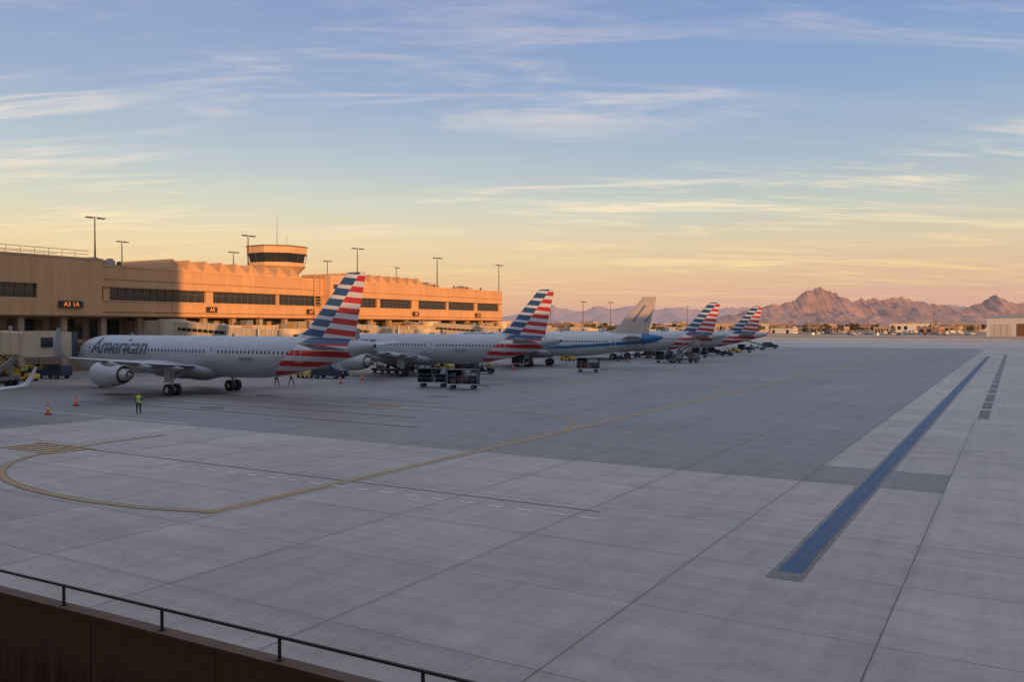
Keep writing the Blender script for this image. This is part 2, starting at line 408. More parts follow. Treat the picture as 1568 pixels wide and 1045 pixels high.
for q in (129.8,131.6): ld.beam((-124.3,q,8.8),(-124.3,q,18),.12,.12,M_fac2)
for k in range(15): ld.beam((-124.3,129.8,9.2+k*.6),(-124.3,131.6,9.2+k*.6),.08,.08,M_fac2)
ld.obj('ladder',T)
st=MB(); yy=96
while yy<168:
    if not 126<yy<139:
        s=3.5; x0,x1=-140,-125.6
        vs=[(x0,yy,16.96),(x0,yy+s*.95,16.96),(x0,yy+s*.15,18.8),(x1,yy,16.96),(x1,yy+s*.95,16.96),(x1,yy+s*.15,18.8)]
        st.add(vs,[(0,1,2),(5,4,3),(0,3,4,1),(1,4,5,2),(0,2,5,3)],M_fac)
    yy+=3.5
st.obj('sawtooth_skylights',T)
rf=MB(); rf.b(-164,-126.5,YS+1,Y1-1,16.96,17.0,M_roof)
for (a,c,h,xa) in [(86,90,1.3,-132),(91,95,.9,-136),(170,173,1.5,-134),(176,186,1.0,-133),(188,191,1.8,-138),(195,199,.9,-131)]:
    rf.b(xa-4,xa,a,c,17.0,17.0+h,M_concw); rf.b(xa-3,xa-1,a+.5,a+1.6,17.0+h,17.4+h,M_steel)
rf.cyl((-129,87,17),(-129,87,18.3),.5,.5,M_steel); rf.cyl((-131,90,17),(-131,90,18.1),.6,.3,M_dsteel)
for q in (172,178,187,193,200): rf.cyl((-129,q,17),(-129,q,17.9),.25,.2,M_dsteel,8)
rf.obj('roof_plant',T)
rr=MB()
yy=20
while yy<=80:
    rr.cyl((-125.6,yy,17.85),(-125.6,yy,18.95),.04,.04,M_fac2,6); rr.cyl((-134,yy,17.85),(-134,yy,18.95),.04,.04,M_fac2,6); yy+=2.1
for xr in (-125.6,-134):
    rr.cyl((xr,20,18.95),(xr,81,18.95),.05,.05,M_fac2,6); rr.cyl((xr,20,18.4),(xr,81,18.4),.04,.04,M_fac2,6)
rr.obj('roof_railing',T)
tw=empty('ramp_control_tower',(-139,133.6,16.96),sc=.98)
def ngon(r,z,n=8,off=math.pi/8,sx=1): return [(r*math.cos(off+2*math.pi*i/n)*sx,r*math.sin(off+2*math.pi*i/n),z) for i in range(n)]
mb=MB(); mb.loft([ngon(4.6,0),ngon(4.6,1.2),ngon(6.2,2.9),ngon(6.5,3.1),ngon(6.5,3.9)],M_fac2,smooth=False)
mb.obj('base',tw)
mb=MB(); mb.loft([ngon(6.15,3.903),ngon(6.55,5.9)],M_glass,smooth=False)
for i in range(16):
    a=math.pi/8+2*math.pi*i/16; mb.cyl((6.2*math.cos(a)*.97,6.2*math.sin(a)*.97,3.9),(6.6*math.cos(a)*.975,6.6*math.sin(a)*.975,5.9),.06,.06,M_frame,6)
mb.obj('cab_windows',tw)
mb=MB(); mb.loft([ngon(6.9,5.903),ngon(6.95,7.3)],M_fac2,smooth=False); mb.loft([ngon(7.05,7.303),ngon(7.05,7.55)],M_facd,smooth=False); mb.obj('roof',tw)
mb=MB(); mb.cyl((0,0,7.55),(0,0,15.0),.09,.03,M_steel,6); mb.cyl((2,1,7.55),(2,1,10),.04,.04,M_steel,6); mb.obj('antenna',tw)

def text_mesh(s,size,font_ext=0):
    c=bpy.data.curves.new('txt','FONT'); c.body=s; c.size=size; c.resolution_u=3
    o=bpy.data.objects.new('txt',c); COL.objects.link(o); dg=bpy.context.evaluated_depsgraph_get()
    me=bpy.data.meshes.new_from_object(o.evaluated_get(dg)); bpy.data.objects.remove(o); return me
def gate_sign(lbl,y,z,L=2.6):
    e=empty('gate_sign',(-124.6,y,z)); mb=MB(); mb.b(-.2,.1,-L/2,L/2,-.5,.5,M_sign); mb.b(-.35,-.2,-.3,.3,-.1,.1,M_steel)
    mb.obj('box',e)
    me=text_mesh(lbl,.95); 
    xs=[v.co.x for v in me.vertices]; w_=max(xs)
    for v in me.vertices: a,b2=v.co.x,v.co.y; v.co=(.115,a-w_/2,b2-.33)
    me.materials.append(M_amber); mkobj('lettering',me,e)
gate_sign('A3 1A',77.5,10.5,3.8); 
for l,yq in (('A5',104.0),('A7',129.0),('A9',164.5),('A11',192)): gate_sign(l,yq,10.1,2.2)

def mast(name,x,y,z0,z1,arm=1.3):
    e=MB(); h=z1-z0
    e.cyl((0,0,0),(0,0,h),.16,.09,M_dsteel,8); e.beam((0,-arm,h),(0,arm,h),.09,.09,M_dsteel)
    for q in (-arm,-arm*.55,arm*.55,arm):
        e.b(-.15,.55,q-.22,q+.22,h-.22,h-.04,M_dsteel); e.b(.0,.5,q-.17,q+.17,h-.25,h-.222,M_refl)
    e.cyl((0,0,0),(0,0,.4),.3,.3,M_steel,8)
    e.obj(name,None,(x,y,z0),rz=R(random.uniform(-15,15)))
for yq in (85,117.3,149.5,180.7,211.4): mast('light_mast',-130,yq,16.9 if yq<205 else 8.6,25)
for yq in (112,141.6,174,204): mast('light_mast',-162,yq,16.9,25,1.1)
for (u,v,zz) in [(893,462,15),(935,463,16),(1053,470,17),(843,468,15),(1236,473,18),(1330,478,18),(1430,470,20)]:
    Yd=(zz-7.1)*1300/(500-v); X=(u-784)/1300*Yd; mast('light_mast',.86*X-.511*Yd,.511*X+.86*Yd,0,zz,1.5)

def bridge(py,off=8):
    e=empty('jet_bridge')
    a=Vector((-120,py-off,5.1)); c=Vector((-93.3,py-4.2,3.55)); d=(c-a); L=d.length; dn=d.normalized()
    mb=MB()
    mb.cyl((-120.4,py-off-.2,5.0),(-120.4,py-off-.2,8.3),2.2,2.2,M_bridge,16,smooth=True); mb.cyl((-120.4,py-off-.2,0),(-120.4,py-off-.2,5.0),.5,.5,M_bridge)
    mb.b(-130.7,-121,py-off-1.6,py-off+1.2,5.05,8.1,M_bridge)
    mb.obj('rotunda',e)
    mb=MB(); m1=a+dn*(L*.5)
    def tun(p,q,w,h): mb.beam(p+Vector((0,0,h/2)),q+Vector((0,0,h/2)),w,h,M_bridge)
    tun(a+dn*1.5,m1,2.7,2.9); tun(m1-dn*.4+Vector((0,0,.1)),c-dn*2.0+Vector((0,0,.1)),2.3,2.5)
    sd=Vector((dn.y,-dn.x,0)).normalized()
    k=0
    while k<L-3:
        p=a+dn*(k+1.8); w=1.38 if p.x<m1.x else 1.18
        for s in (-1,1): mb.beam(p+sd*s*w,p+sd*s*w+Vector((0,0,2.7)),.1,.1,M_bridge)
        k+=1.2
    for s in (-1,1):
        mb.beam(a+dn*2.2+sd*s*1.37+Vector((0,0,1.7)),m1-dn*.6+sd*s*1.37+Vector((0,0,1.7)),.06,.5,M_glass)
    mb.obj('tunnel',e)
    mb=MB()
    p=c-dn*2
    mb.cyl(p+Vector((0,0,0)),p+Vector((0,0,2.9)),1.9,1.9,M_bridge,14); 
    mb.b(p.x-1.3,p.x+1.6,p.y+.3,p.y+2.6,p.z,p.z+2.8,M_bridge)
    mb.b(p.x-1.35,p.x+1.65,p.y+2.603,p.y+3.3,p.z-.05,p.z+2.85,M_bridged)
    mb.b(p.x+1.0,p.x+1.95,p.y-1.0,p.y+.2,p.z+1.1,p.z+2.2,M_glass)
    mb.obj('cab',e)
    mb=MB(); q=a+dn*(L*.74)
    for s in (-1,1):
        mb.cyl(q+sd*s*1.6+Vector((0,0,3.2)),(q.x+sd.x*s*1.6,q.y+sd.y*s*1.6,.9),.22,.22,M_steel)
        for o in (-.4,.4):
            cx=q.x+sd.x*s*1.6; cy=q.y+sd.y*s*1.6
            mb.cyl((cx+sd.x*(o-.15),cy+sd.y*(o-.15),.5),(cx+sd.x*(o+.15),cy+sd.y*(o+.15),.5),.5,.5,M_black,16)
    mb.beam((q.x-sd.x*1.9,q.y-sd.y*1.9,1.0),(q.x+sd.x*1.9,q.y+sd.y*1.9,1.0),.5,.4,M_steel)
    s0=Vector((p.x-1,p.y-2,p.z)); s1=Vector((p.x-5.5,p.y-4,.1))
    for o in (0,.9): 
        of=Vector((.3*o,-.9*o,0)); mb.beam(s0+of,s1+of,.1,.25,M_steel); mb.beam(s0+of+Vector((0,0,1)),s1+of+Vector((0,0,1)),.05,.05,M_yelv)
    for i in range(14):
        q2=s0.lerp(s1,i/13); mb.beam(q2,q2+Vector((.27,-.81,0)),.28,.04,M_steel)
    mb.obj('undercarriage',e)
bridge(26,12); bridge(60.5,14)
for py in PY[1:]: bridge(py,6)
# service annexes along the concourse face
def annex(y,L,h,d=5):
    e=empty('service_annex',(-121,y,0)); mb=MB(); mb.b(-3,d,0,L,0,h,M_bridge); mb.b(-3.15,d+.15,-.15,L+.15,h+.003,h+.3,M_fac2)
    mb.obj('walls',e); g=MB(); k=.8
    while k<L-2.5:
        g.b(d-.01,d+.06,k,k+1.8,.1,2.6,M_bridged); g.b(d-.01,d+.06,k+.2,k+1.5,h*.66,h*.66+.9,M_glass); k+=3.1
    for q in (.3,L*.5,L-.5): g.cyl((d+.1,q,0),(d+.1,q,h),.09,.09,M_steel,6)
    g.b(0,1.6,L*.3,L*.3+1.6,h+.3,h+1.2,M_steel); g.cyl((2.5,L*.7,h+.3),(2.5,L*.7,h+1.4),.3,.3,M_steel,8)
    g.obj('doors_and_plant',e)
for y_,L_,h_ in ((95,9,6.2),(105.5,6,7.0),(113,9,6.4),(133,10,6.6),(145,7,6.0),(153.5,6,7.0),(167,9,6.3),(178,12,6.8),(194,9,6.0)): annex(y_,L_,h_)

# ------------------------------------------------------------ AIRLINER
SEC=[(0,3.30,.03,.03),(.15,3.32,.30,.28),(.5,3.36,.58,.54),(1.0,3.42,.88,.83),(1.7,3.50,1.20,1.14),(2.4,3.60,1.45,1.45),(3.1,3.69,1.64,1.72),(4,3.76,1.80,1.9),(5.2,3.81,1.93,2.02),(6.5,3.83,1.975,2.07),(28.5,3.83,1.975,2.07),(31,3.87,1.95,2.03),(33.5,4.0,1.84,1.88),(36,4.23,1.62,1.64),(38.5,4.50,1.30,1.34),(41,4.77,.92,.98),(43,4.98,.58,.64),(44.1,5.08,.36,.40),(44.5,5.11,.22,.24)]
SA=np.array(SEC)
fx=np.arange(0,44.51,.1)
cols=[]
for c in (1,2,3):
    q=np.interp(fx,SA[:,0],SA[:,c]); qp=np.pad(q,10,mode='edge'); qs=np.convolve(qp,np.ones(15)/15,mode='same')[10:-10]
    wgt=np.clip((fx-.8)/1.5,0,1)*np.clip((44.5-fx)/1.0,0,1); q=q*(1-wgt)+qs*wgt; cols.append(q)
def fus(x,th,off=0,side=-1):
    zc,w_,h_=[np.interp(x,fx,c) for c in cols]
    return (x,side*(w_+off)*math.sin(th),zc+(h_+off)*math.cos(th))
def wrap(x,z,off=.012,side=-1):
    zc=np.interp(x,fx,cols[0]); h_=np.interp(x,fx,cols[2]); c=max(-1,min(1,(z-zc)/h_)); return fus(x,math.acos(c),off,side)
def patch(mb,x0,x1,z0,z1,mt,off=.012,side=-1,nz=3,nx=1,sl=0):
    vs=[];fs=[]
    for i in range(nx+1):
        for j in range(nz+1):
            z_=z0+(z1-z0)*j/nz; vs.append(wrap(x0+(x1-x0)*i/nx+sl*(z_-z0),z_,off,side))
    for i in range(nx):
        for j in range(nz):
            a=i*(nz+1)+j; fs.append((a,a+1,a+nz+2,a+nz+1))
    mb.add(vs,fs,mt,True)

def livery_mats(kind):
    def bandmat(name,silver,rgh,fuse):
        m,t,b=newmat(name); co=objc(t); X,Y,Z=t.xyz(co)[0:3]
        nz=t.mr(t.noise(co,.7,5,.6),.3,.7,.95,1.04)
        pn=t.m('ABSOLUTE',t.m('SUBTRACT',t.m('FRACT',t.m('DIVIDE',X,2.13)),.5)); pj=t.mr(pn,.002,.007,.86,1)
        if fuse: 
            nz=t.m('MULTIPLY',nz,pj)
            nz=t.m('MULTIPLY',nz,t.mr(t.noise(t.mapping(co,scale=(.25,1,2.5)),1.2,5,.7),.35,.75,1.04,.86))
        basec=t.vm('SCALE',tuple(silver),scale=nz)
        red=(.48,.022,.025); navy=(.020,.070,.16); white=(.58,.58,.58)
        if kind=='flag':
            zz=t.m('ADD',Z,t.m('MULTIPLY',t.m('SUBTRACT',X,40.0),.10 if not fuse else .02))
            per=1.02
            ph=t.m('FRACT',t.m('DIVIDE',t.m('SUBTRACT',zz,2.55),per))
            on=t.m('GREATER_THAN',ph,.48)
            edge=t.m('ADD',38.5,t.m('MULTIPLY',t.m('SUBTRACT',Z,5.9),.76))
            redside=t.m('GREATER_THAN',X,edge)
            ph2=t.m('FRACT',t.m('ADD',t.m('DIVIDE',t.m('SUBTRACT',zz,2.55),per),.28))
            on2=t.m('GREATER_THAN',ph2,.34)
            if fuse:
                stripes=t.mix(on,white,red)
                top=t.m('GREATER_THAN',Z,5.28)
                stripes=t.mix(top,stripes,navy)
                reg=t.m('GREATER_THAN',X,t.m('ADD',33.4,t.m('MULTIPLY',t.m('SUBTRACT',Z,2.5),1.15)))
                reg2=t.m('LESS_THAN',X,42.0)
                c=t.mix(t.m('MULTIPLY',reg,reg2),basec,stripes)
            else:
                c=t.mix(redside,t.mix(on2,white,navy),t.mix(on,white,red))
        else:
            if fuse:
                cw=t.vm('SCALE',(.46,.48,.50),scale=nz)
                zz=t.m('SUBTRACT',Z,t.m('MULTIPLY',t.m('MAXIMUM',t.m('SUBTRACT',X,28.0),0.),.075))
                s1=t.m('MULTIPLY',t.m('GREATER_THAN',zz,3.1),t.m('LESS_THAN',zz,3.6))
                c=t.mix(s1,cw,(.03,.14,.34))
                c=t.mix(t.m('GREATER_THAN',X,41.2),c,(.03,.14,.34))
            else:
                d=t.m('FRACT',t.m('DIVIDE',t.m('SUBTRACT',X,t.m('MULTIPLY',Z,.75)),2.1))
                on=t.m('MULTIPLY',t.m('LESS_THAN',d,.22),t.m('MULTIPLY',t.m('GREATER_THAN',Z,7.6),t.m('LESS_THAN',Z,10.4)))
                c=t.mix(on,(.48,.39,.33),(.12,.18,.28))
        t.put(b.inputs['Base Color'],c); b.inputs['Roughness'].default_value=rgh; b.inputs['Metallic'].default_value=.2 if fuse else 0
        return m
    return bandmat(kind+'_fuselage_paint',(.40,.42,.45),.30,True),bandmat(kind+'_fin_paint',(.5,.5,.5),.35,False)
M_wing=mat('wing_grey',(.38,.39,.41),.4,.1,.06)
M_nac=mat('nacelle_grey',(.40,.41,.43),.35,.1,.06)
M_lip=mat('inlet_lip_metal',(.6,.6,.6),.25,.9)
M_fan=mat('fan_dark',(.035,.035,.04),.4,.5)
M_win=mat('cabin_window',(.03,.035,.045),.15)
M_door=mat('door_outline',(.62,.64,.67),.5)
M_txt=mat('livery_lettering',(.07,.10,.14),.4)
M_strut=mat('gear_strut',(.42,.42,.42),.4,.3)

def airfoil(le,ch,yy,zz,tk,cant=0):
    pts=[(0,0),(.015,.25),(.08,.6),(.25,.97),(.45,.9),(.7,.5),(1,.03)]
    ring=[]
    for (u,v) in pts: ring.append((u,v*.58))
    for (u,v) in reversed(pts[1:]): ring.append((u,-v*.42))
    return [(le+ch*u, yy-math.sin(cant)*v*tk*ch, zz+math.cos(cant)*v*tk*ch) for (u,v) in ring]

def build_parts(kind):
    mf,mfin=livery_mats(kind); parts={}
    mb=MB(); rings=[]
    xs=[0,.05,.15,.3,.5,.8,1.2]+list(np.arange(1.6,44.3,.45))+[44.3,44.5]
    for x in xs: rings.append([fus(x,2*math.pi*i/40,0,-1) for i in range(40)])
    mb.loft(rings,mf); 
    mb.cyl((44.45,0,5.11),(44.62,0,5.12),.16,.14,M_fan,12)
    rr_=[]
    for x,wd,ht in [(13.2,.6,.2),(14.3,1.5,.65),(16,2.05,1.0),(19,2.2,1.12),(22.5,2.15,1.08),(24.5,1.7,.8),(26,.8,.3)]:
        rr_.append([(x,wd*math.sin(2*math.pi*i/20),2.55-.05+ht*math.cos(2*math.pi*i/20)) for i in range(20)])
    mb.loft(rr_,M_wing)
    mb.poly([(10,0,5.88),(10.5,0,5.88),(10.45,0,6.2),(10.25,0,6.2)],M_wing); mb.poly([(26,0,5.88),(26.5,0,5.88),(26.45,0,6.2),(26.25,0,6.2)],M_wing); mb.cyl((19,0,5.88),(19,0,6.05),.1,.06,M_red,8)
    parts['fuselage']=mb.mesh('fuselage')
    mb=MB()
    for sd in (-1,1):
        x=6.6
        while x<35.8:
            if not any(abs(x-dx)<.62 for dx in (13.7,25.3)):
                zc=4.38; o=[]
                for k in range(8):
                    a=math.pi/8+k*math.pi/4; o.append(wrap(x+.125*math.cos(a),zc+.185*math.sin(a),.014,sd))
                mb.poly(o,M_win)
            x+=.533
        for dx,wd,z0,z1 in ((5.3,.85,3.45,5.3),(13.7,.8,3.45,5.2),(25.3,.8,3.45,5.2),(36.6,.8,3.5,5.25)):
            tk=.06
            patch(mb,dx-wd/2,dx-wd/2+tk,z0,z1,M_door,.014,sd,6); patch(mb,dx+wd/2-tk,dx+wd/2,z0,z1,M_door,.014,sd,6)
            patch(mb,dx-wd/2+tk,dx+wd/2-tk,z0,z0+tk,M_door,.014,sd,1); patch(mb,dx-wd/2+tk,dx+wd/2-tk,z1-tk,z1,M_door,.014,sd,1)
            o=[wrap(dx+.09*math.cos(k*math.pi/4),4.55+.13*math.sin(k*math.pi/4),.014,sd) for k in range(8)]; mb.poly(o,M_win)
        for (xa,xb,th0,th1) in ((1.75,2.45,R(4),R(33)),(1.95,2.75,R(36),R(58)),(2.35,3.05,R(60),R(76))):
            vs=[];n=4
            for i in range(n+1):
                for j in range(n+1):
                    th=th0+(th1-th0)*j/n; vs.append(fus(xa+(xb-xa)*i/n+.25*(th-th0),th,.015,sd))
            mb.add(vs,[(i*(n+1)+j,i*(n+1)+j+1,(i+1)*(n+1)+j+1,(i+1)*(n+1)+j) for i in range(n) for j in range(n)],M_win,True)
    parts['windows_and_doors']=mb.mesh('windows_and_doors',recalc=False)
    def lettering(s,x0,z0,width,shear=0,off=.03,bold=0):
        me=text_mesh(s,1.0); bm=bmesh.new(); bm.from_mesh(me)
        mx=max(v.co.x for v in bm.verts); k=width/mx
        for v in bm.verts: v.co=Vector((x0+v.co.x*k+shear*v.co.y*k,0,z0+v.co.y*k))
        zs=[v.co.z for v in bm.verts]; a,b2=min(zs),max(zs); n=max(2,int((b2-a)/.15))
        for i in range(1,n):
            bmesh.ops.bisect_plane(bm,geom=bm.verts[:]+bm.edges[:]+bm.faces[:],plane_co=(0,0,a+(b2-a)*i/n),plane_no=(0,0,1))
        if bold:
            bm2=bm.copy(); 
            me2=bpy.data.meshes.new('b'); 
            for v in bm2.verts: v.co.x+=bold
            for v in bm2.verts: v.co=Vector(wrap(v.co.x,v.co.z,off+.004,-1))
            bm2.to_mesh(me2); bm2.free()
        for v in bm.verts: v.co=Vector(wrap(v.co.x,v.co.z,off,-1))
        if bold: bm.from_mesh(me2)
        bm.to_mesh(me); bm.free(); me.materials.append(M_txt); return me
    if kind=='flag': parts['airline_title']=lettering('American',5.7,3.95,9.4,.12,bold=.09)
    else: parts['airline_title']=lettering('PIEDMONT',6.3,4.9,6.5,.1,bold=.06)
    parts['registration']=lettering('N425AN',29.2,3.55,2.0,off=.02)
    mb=MB()
    for sd in (-1,1):
        sec=[(0,14.4,8.6,2.65,.13,0),(1.9,15.6,7.4,2.85,.125,0),(6.4,18.1,5.0,3.22,.11,0),(11.6,20.95,3.35,3.72,.10,0),(16.4,23.6,1.75,4.2,.10,0),(16.95,23.95,1.55,4.33,.10,.5),(17.35,24.35,1.35,4.75,.09,1.1),(17.6,24.9,1.05,5.5,.08,1.35),(17.85,25.75,.55,6.7,.08,1.4)]
        mb.loft([[(px,sd*py_,pz) for (px,py_,pz) in airfoil(le,ch,yy,zz,tk,cn)] for yy,le,ch,zz,tk,cn in sec],M_wing)
        for yy,xa,L_ in ((4.4,20.5,4.0),(8.6,22.2,3.2),(12.4,23.3,2.6)):
            zz=np.interp(yy,[1.9,6.4,16.4],[2.85,3.22,4.2])-.28
            rg=[[(xa+L_*f,sd*(yy+.16*s_*math.cos(a)),zz+.24*s_*math.sin(a)) for a in [2*math.pi*i/8 for i in range(8)]] for f,s_ in ((0,.1),(.2,.8),(.6,1),(1,.08))]
            mb.loft(rg,M_wing)
    parts['wings']=mb.mesh('wings')
    mb=MB()
    for sd in (-1,1):
        sec=[(0,37.0,4.6,4.75,.10),(1.0,37.8,3.9,4.85,.10),(6.2,41.2,1.6,5.4,.09)]
        mb.loft([[(px,sd*py_,pz) for (px,py_,pz) in airfoil(le,ch,yy,zz,tk)] for yy,le,ch,zz,tk in sec],M_wing)
    parts['tailplane']=mb.mesh('tailplane')
    mb=MB()
    def fsec(z_,le,ch,tk):
        pts=[(0,0),(.03,.4),(.12,.8),(.3,1),(.55,.85),(.8,.4),(1,.04)]
        return [(le+ch*u,-v*tk/2,z_) for u,v in pts]+[(le+ch*u,v*tk/2,z_) for u,v in reversed(pts[1:])]
    mb.loft([fsec(5.2,33.9,8.4,.5),fsec(5.95,35.1,7.15,.55),(fsec(6.5,36.35,6.0,.56)),fsec(11.6,41.15,2.4,.25),fsec(11.76,41.4,2.1,.12)],mfin)
    parts['fin']=mb.mesh('fin')
    mb=MB()
    for sd in (-1,1):
        cy=sd*5.75; cz=2.02; x0=12.9; N_=28
        def ring(x,r): return [(x0+x,cy+r*math.cos(2*math.pi*i/N_),cz+r*math.sin(2*math.pi*i/N_)) for i in range(N_)]
        mb.loft([ring(.16,1.16),ring(.6,1.25),ring(1.4,1.30),(ring(2.4,1.26)),ring(3.4,1.08),ring(4.2,.88)],M_nac,False)
        mb.loft([ring(.16,1.16),ring(.04,1.10),ring(0,1.03),ring(.06,.96)],M_lip,False)
        mb.loft([ring(.06,.96),ring(.5,.92),ring(1.1,.94)],M_fan,False); mb.loft([ring(1.1,.94),ring(1.11,.02)],M_fan,False)
        mb.loft([ring(.65,.02),ring(.8,.16),ring(1.05,.28)],M_grey,False)
        for k in range(22):
            a=2*math.pi*k/22; e1=Vector((0,math.cos(a),math.sin(a))); e2=Vector((0,-math.sin(a),math.cos(a))); c_=Vector((x0+1.0,cy,cz))
            mb.poly([c_+e1*.28-e2*.03,c_+e1*.91-e2*.1+Vector((-.08,0,0)),c_+e1*.91+e2*.1+Vector((.08,0,0)),c_+e1*.28+e2*.03],M_steel)
        mb.loft([ring(4.2,.88),ring(4.19,.72)],M_fan,False); mb.loft([ring(3.9,.72),ring(4.6,.62),ring(5.1,.48)],M_strut,True); mb.loft([ring(5.05,.3),ring(5.6,.05)],M_strut,True)
        mb.loft([[(x0+a,cy+q*.16,z_) for a,z_,q in pr] for pr in (
            [(1.4,3.15,-1),(1.4,3.15,1),(1.5,3.28,1),(1.5,3.28,-1)],[(3.6,2.9,-1),(3.6,2.9,1),(3.6,3.45,1),(3.6,3.45,-1)],[(7.5,2.9,-1),(7.5,2.9,1),(7.5,3.3,1),(7.5,3.3,-1)])],M_nac,smooth=False)
    parts['engines']=mb.mesh('engines')
    mb=MB()
    mb.cyl((5.07,0,2.0),(5.07,0,.4),.11,.09,M_strut); mb.beam((5.07,0,1.0),(6.3,0,2.0),.08,.08,M_strut)
    for s in (-.25,.25): mb.cyl((5.07,s-.11,.38),(5.07,s+.11,.38),.38,.38,M_black,20); mb.cyl((5.07,s-.12,.38),(5.07,s+.12,.38),.17,.17,M_strut,12)
    mb.beam((4.5,-.45,1.8),(5.9,-.45,1.8),.03,.8,M_wing); mb.beam((4.5,.45,1.8),(5.9,.45,1.8),.03,.8,M_wing)
    for sd in (-1,1):
        y0=sd*3.8; mb.cyl((21.9,y0,3.1),(21.9,y0,.6),.17,.13,M_strut); mb.beam((21.9,y0,1.5),(21.9,y0-sd*1.7,2.6),.12,.12,M_strut)
        mb.beam((21.6,y0+sd*.35,1.3),(21.6,y0+sd*.3,3.0),.04,.9,M_wing)
        mb.beam((21.9,y0-.5,.58),(21.9,y0+.5,.58),.12,.12,M_strut)
        for s in (-.46,.46): mb.cyl((21.9,y0+s-.2,.585),(21.9,y0+s+.2,.585),.585,.585,M_black,24); mb.cyl((21.9,y0+s-.21,.585),(21.9,y0+s+.21,.585),.27,.27,M_strut,14)
    parts['landing_gear']=mb.mesh('landing_gear')
    return parts
PF=build_parts('flag'); PH=build_parts('heritage')
def airliner(parts,x,y,sc=1,rz=0):
    e=empty('airliner',(x,y,.03),rz,sc)
    for k,me in parts.items(): mkobj(k,me,e)
    return e
airliner(PF,-96.5,60.6,1.03)
airliner(PF,-96.3,98.6,1.015); airliner(PH,-95.6,133,1.02); airliner(PF,-96.0,170.3,1.015); airliner(PF,-95.8,204,1.01)
airliner(PF,-79.5,26.2,.60)

# ------------------------------------------------------------ GROUND EQUIPMENT
def wheel(mb,x,y,r=.28,w=.2):
    mb.cyl((x,y-w/2,r),(x,y+w/2,r),r,r,M_black,16); mb.cyl((x,y-w/2-.01,r),(x,y+w/2+.01,r),r*.5,r*.5,M_grey,10)
M_curt=mat('dark_curtain',(.03,.037,.055),.75,0,.3,2)
M_bag=[mat('suitcase_%d'%i,c,.6) for i,c in enumerate([(.04,.04,.05),(.2,.04,.04),(.04,.08,.16),(.12,.11,.09)])]
def baggage_cart(x,y,rz=0,load=True):
    mb=MB(); L=1.75;W=.8
    mb.b(-L,L,-W,W,.5,.62,M_cart)
    for wx in (-1.2,1.2):
        for wy in (-.65,.65): wheel(mb,wx,wy,.25,.16)
        mb.b(wx-.06,wx+.06,-.6,.6,.2,.3,M_dsteel)
    for px in (-L+.04,-.02,L-.1):
        for py in (-W+.04,W-.1): mb.b(px,px+.08,py,py+.08,.62,2.15,M_grey)
    mb.b(-L,-L+.04,-W+.11,W-.11,.62,2.1,M_curt); mb.b(L-.04,L-.002,-W+.11,W-.11,.62,2.1,M_curt)
    mb.b(-L-.05,L+.05,-W-.05,W+.05,2.153,2.22,M_cart)
    mb.b(-L+.12,-.1,W-.2,W-.16,.62,2.1,M_curt); mb.b(.1,L-.14,W-.2,W-.16,.62,1.5,M_curt)
    for z_ in (1.05,1.5): mb.b(-L+.1,L-.1,-W+.05,-W+.08,z_,z_+.05,M_grey)
    mb.b(-L-.01,L+.01,-W-.01,-W-.003,.5,.6,M_refl)
    if load:
        random.seed(int(x*10+y))
        for k in range(9):
            bx=-1.4+k%4*.75; bz=.625+(k//4)*.42; mb.b(bx,bx+.6,-.5,random.uniform(.2,.5),bz,bz+random.uniform(.28,.4),random.choice(M_bag))
    mb.beam((L,0,.45),(L+1.1,0,.3),.07,.07,M_dsteel)
    mb.cyl((L+1.1,-.08,.3),(L+1.1,.08,.3),.07,.07,M_dsteel,8)
    return mb.obj('baggage_cart',None,(x,y,.03),rz)
def tug(x,y,rz=0,body=None):
    body=body or M_whitev; mb=MB()
    prof=[(-1.5,.3),(-1.5,.95),(-1.35,1.02),(-.4,1.02),(-.35,.6),(.45,.6),(.5,1.0),(1.45,.9),(1.55,.75),(1.55,.3)]
    mb.loft([[(a,s*.7,b_) for a,b_ in prof] for s in (-1,1)],body,smooth=False)
    for wx in (-1,1):
        for wy in (-.62,.62): wheel(mb,wx,wy,.32,.24)
    for px in (-.42,.5):
        for py in (-.62,.62): mb.beam((px,py,1.0),(px*.85,py,1.95),.05,.05,M_dsteel)
    mb.b(-.55,.6,-.7,.7,1.95,2.0,body)
    mb.b(-.3,.0,-.5,.5,.6,.85,M_black); mb.b(-.38,-.28,-.5,.5,.85,1.3,M_black)
    mb.cyl((.35,.3,1.0),(.25,.3,1.12),.17,.17,M_black,12); mb.b(1.56,1.6,-.55,-.35,.65,.8,M_refl); mb.b(1.56,1.6,.35,.55,.65,.8,M_refl)
    return mb.obj('baggage_tug',None,(x,y,.03),rz)
def van(x,y,rz=0,body=None,name='service_van'):
    body=body or M_navy; mb=MB()
    prof=[(-2.4,.35),(-2.4,1.0),(-2.3,1.8),(-2.1,1.95),(.6,1.95),(1.3,1.3),(2.3,1.12),(2.45,.9),(2.45,.35)]
    mb.loft([[(a,s*.9*(1 if b_<1.2 else .9),b_) for a,b_ in prof] for s in (-1,1)],body,smooth=False)
    for wx in (-1.5,1.5):
        for wy in (-.82,.82): wheel(mb,wx,wy,.36,.24)
    for s in (-1,1):
        mb.poly([(-1.9,s*.9,1.3),(.65,s*.9,1.3),(.45,s*.83,1.8),(-1.9,s*.83,1.8)],M_glass)
    mb.poly([(.68,-.75,1.88),(.68,.75,1.88),(1.27,.8,1.34),(1.27,-.8,1.34)],M_glass)
    mb.b(2.44,2.48,-.75,-.45,.75,.92,M_refl); mb.b(2.44,2.48,.45,.75,.75,.92,M_refl)
    return mb.obj(name,None,(x,y,.03),rz)
